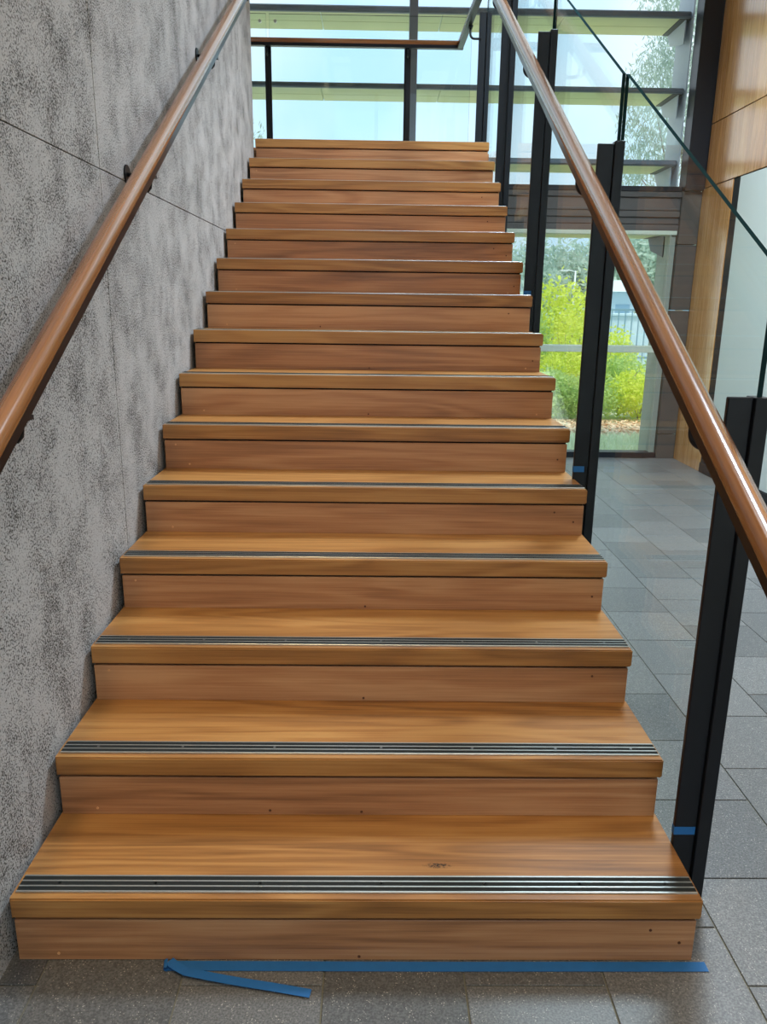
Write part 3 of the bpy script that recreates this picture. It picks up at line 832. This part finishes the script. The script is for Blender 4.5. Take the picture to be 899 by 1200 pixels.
shrub(4.50, 14.0, 0.75, 0.55, 2.05, M['leaf_lime'], 4200, 0.05, 'yellow green bush standing tallest behind the shrubs')

def tree(x, y, crowns, mat, n, size, label, trunk_h, tr=0.09, droop=0.0, aspect=0.4, name='garden_tree'):
    o = empty(name, (x, y, -0.06)); tag(o, label, 'tree', 'trees beyond the garden')
    leaf_obj('crown', leaf_cloud(crowns, n, size, droop=droop, aspect=aspect, shell=0.35), mat, o)
    q = MB(); q.tube([(0, 0, -0.05), (0.06, 0.03, trunk_h * 0.5), (0.0, 0.05, trunk_h)], tr, 8, taper=[1, 0.75, 0.45])
    for c in crowns:
        q.tube([(0.03, 0.04, trunk_h * 0.7), (c[0] * 0.6, c[1] * 0.6, (trunk_h * 0.7 + c[2]) / 2), (c[0], c[1], c[2])], tr * 0.35, 6, taper=[1, 0.6, 0.25])
    q.build('trunk', M['bark'], o)
    return o
tree(6.35, 13.2, [(-0.75, 0, 4.9, 0.62, 0.6, 1.05), (-0.15, 0.1, 5.7, 0.8, 0.7, 0.9), (-0.9, 0, 3.75, 0.5, 0.5, 0.55), (0.2, 0, 4.4, 0.8, 0.7, 1.0), (-0.55, 0, 6.6, 0.7, 0.6, 0.6), (0.4, 0.2, 6.9, 1.0, 0.8, 0.7)],
     M['leaf_gum'], 15000, 0.055, 'gum tree with hanging narrow leaves behind the tall window', 4.2, 0.08, droop=1.6, aspect=0.22)
far = [(5.6, 30, 2.6, 3.4), (8.6, 32, 3.0, 4.3), (11.2, 29, 2.6, 4.6), (14.2, 33, 3.2, 4.8)]
labs = ['leftmost grey green tree in the distance beyond the fence', 'grey green tree in the distance behind the lamp post', 'grey green tree in the distance above the pale cabin', 'rightmost grey green tree in the distance beyond the fence']
for (x, y, r, ht), lb_ in zip(far, labs):
    tree(x, y, [(0, 0, ht * 0.52, r, 1.6, ht * 0.46), (-r * 0.5, -0.4, ht * 0.62, r * 0.55, 1.2, ht * 0.33), (r * 0.5, -0.4, ht * 0.6, r * 0.55, 1.2, ht * 0.33)], M['leaf_grey'], 9000, 0.14, lb_, ht * 0.45, 0.16)
tree(-1.02, 9.6, [(0.28, 0, 3.55, 0.12, 0.2, 0.30), (0, 0, 3.2, 0.3, 0.3, 0.4)], M['leaf_gum'], 500, 0.04, 'thin leafy sapling just past the end of the concrete wall', 3.1, 0.03, droop=1.2, aspect=0.25)

# fence: rails and pickets
fe = empty('garden_fence', (6.0, 15.0, -0.06)); tag(fe, 'pale blue open picket fence beyond the shrubs', 'fence')
for z0 in (0.50, 1.46):
    q = MB(); q.box(-3.2, 4.2, -0.02, 0.02, z0 - 0.0, z0 + 0.045, 0.004); q.build('rail', M['fence'], fe)
pm = MB(); pm.box(-0.011, 0.011, -0.011, 0.011, 0.0, 1.48, 0.002); pme = pm.mesh('picket', M['fence'])
for i in range(52):
    inst('picket', pme, fe, (-3.1 + i * 0.14, 0, 0.0))
pm = MB(); pm.box(-0.035, 0.035, -0.035, 0.035, 0.0, 1.56, 0.004); pme = pm.mesh('fence_post', M['fence'])
for x in (-2.6, -0.6, 1.4, 3.4):
    inst('fence_post', pme, fe, (x, 0.06, 0.0))
# low rendered wall and a small cabin behind it
q = MB(); q.box(2.0, 11.0, 16.6, 16.8, -0.06, 1.28, 0.01)
q.box(2.0, 11.0, 16.56, 16.84, 1.28, 1.34, 0.01)
tag(q.build('boundary_wall', M['pale_wall']), 'low pale blue rendered wall behind the picket fence', 'boundary wall')
cb = empty('cabin', (6.62, 17.6, -0.06)); tag(cb, 'small pale cabin with hipped cap roof behind the fence', 'cabin')
q = MB(); q.box(-0.28, 0.28, -0.28, 0.28, 0, 1.88, 0.01); q.build('cabin_wall', M['pale_wall'], cb)
q = MB()
k = [(-0.40, -0.40, 1.88), (0.40, -0.40, 1.88), (0.40, 0.40, 1.88), (-0.40, 0.40, 1.88)]
t_ = [(-0.24, -0.24, 2.14), (0.24, -0.24, 2.14), (0.24, 0.24, 2.14), (-0.24, 0.24, 2.14)]
for i in range(4):
    j = (i + 1) % 4
    q.poly([k[i], k[j], t_[j], t_[i]])
q.poly(t_); q.poly(k[::-1]); q.build('cabin_roof', M['pole'], cb)
q = MB(); q.box(-0.17, 0.17, -0.285, -0.27, 1.0, 1.6); q.build('cabin_window', M['fence'], cb)
# lamp post
lp = empty('lamp_post', (6.12, 20.0, -0.06)); tag(lp, 'slim pale lamp post with short arm among the trees', 'lamp post')
q = MB(); q.tube([(0, 0, 0), (0, 0, 2.45)], 0.03, 8, taper=[1.2, 0.8]); q.build('pole', M['pole'], lp)
q = MB(); q.tube([(0.0, 0, 2.42), (-0.12, 0, 2.46), (-0.25, 0, 2.46)], 0.018, 6); q.build('arm', M['pole'], lp)
q = MB(); q.box(-0.40, -0.2, -0.05, 0.05, 2.43, 2.475, 0.008); q.build('lamp_head', M['pole'], lp)

# grass strip and mulch
def blades(n, x0, x1, y0, y1, hh, wd):
    x = rng.uniform(x0, x1, n); y = rng.uniform(y0, y1, n)
    a = rng.uniform(0, 6.28, n); h_ = hh * rng.uniform(0.5, 1.2, n); l = rng.normal(0, 0.35, (n, 2)) * h_[:, None]
    dx = np.cos(a) * wd; dy = np.sin(a) * wd
    z = np.full(n, -0.06)
    p0 = np.stack([x - dx, y - dy, z], 1); p1 = np.stack([x + dx, y + dy, z], 1)
    p2 = np.stack([x + dx * 0.4 + l[:, 0], y + dy * 0.4 + l[:, 1], z + h_], 1); p3 = np.stack([x - dx * 0.4 + l[:, 0], y - dy * 0.4 + l[:, 1], z + h_], 1)
    return np.stack([p0, p1, p2, p3], 1).reshape(-1, 3)
o = leaf_obj('grass', blades(9000, 1.6, 5.2, 6.75, 7.68, 0.10, 0.006), M['grass'], None)
tag(o, 'strip of pale tufty grass right outside the lower window', 'grass', kind='stuff')
n = 9000
c = np.stack([rng.uniform(1.5, 6.0, n), rng.uniform(7.78, 9.3, n), rng.uniform(-0.058, -0.03, n)], 1)
a = rng.normal(size=(n, 3)); a[:, 2] *= 0.25; a /= np.linalg.norm(a, axis=1)[:, None]
b_ = np.cross(a, np.array([0, 0, 1.0]) + 0.3 * rng.normal(size=(n, 3))); b_ /= np.linalg.norm(b_, axis=1)[:, None]
s = rng.uniform(0.015, 0.04, (n, 1))
o = leaf_obj('mulch', np.stack([c - a * s, c + b_ * s * .45, c + a * s, c - b_ * s * .45], 1).reshape(-1, 3), M['mulch'], None)
tag(o, 'orange brown bark mulch between the grass and the shrubs', 'mulch', kind='stuff')

# ------------------------------------------------------------------ unseen ceiling lamps, added as room light
def emit(name, col, s):
    m, nt, p = new_mat(name)
    p.inputs['Base Color'].default_value = (0.8, 0.8, 0.8, 1)
    p.inputs['Emission Color'].default_value = col + (1,)
    p.inputs['Emission Strength'].default_value = s
    return m
for (x, y, sx, sy_, w, c, lab) in ADDED_LAMPS:
    o = empty('added_lamp', (x, y, Z_CEIL)); tag(o, lab, 'lamp', 'added ceiling lamps')
    q = MB(); q.box(-sx / 2 - 0.02, sx / 2 + 0.02, -sy_ / 2 - 0.02, sy_ / 2 + 0.02, -0.06, -0.0, 0.004); q.build('housing', M['reveal'], o)
    q = MB(); q.box(-sx / 2, sx / 2, -sy_ / 2, sy_ / 2, -0.068, -0.06); q.build('diffuser', emit('lamp_diffuser', c, 0.8), o)
    ld_ = bpy.data.lights.new('added_light', 'AREA'); ld_.shape = 'RECTANGLE'; ld_.size = sx; ld_.size_y = sy_
    ld_.spread = math.radians(118); ld_.energy = w; ld_.color = c
    lo = bpy.data.objects.new('added_light', ld_); lo.location = (0, 0, -0.075); link(lo, o)
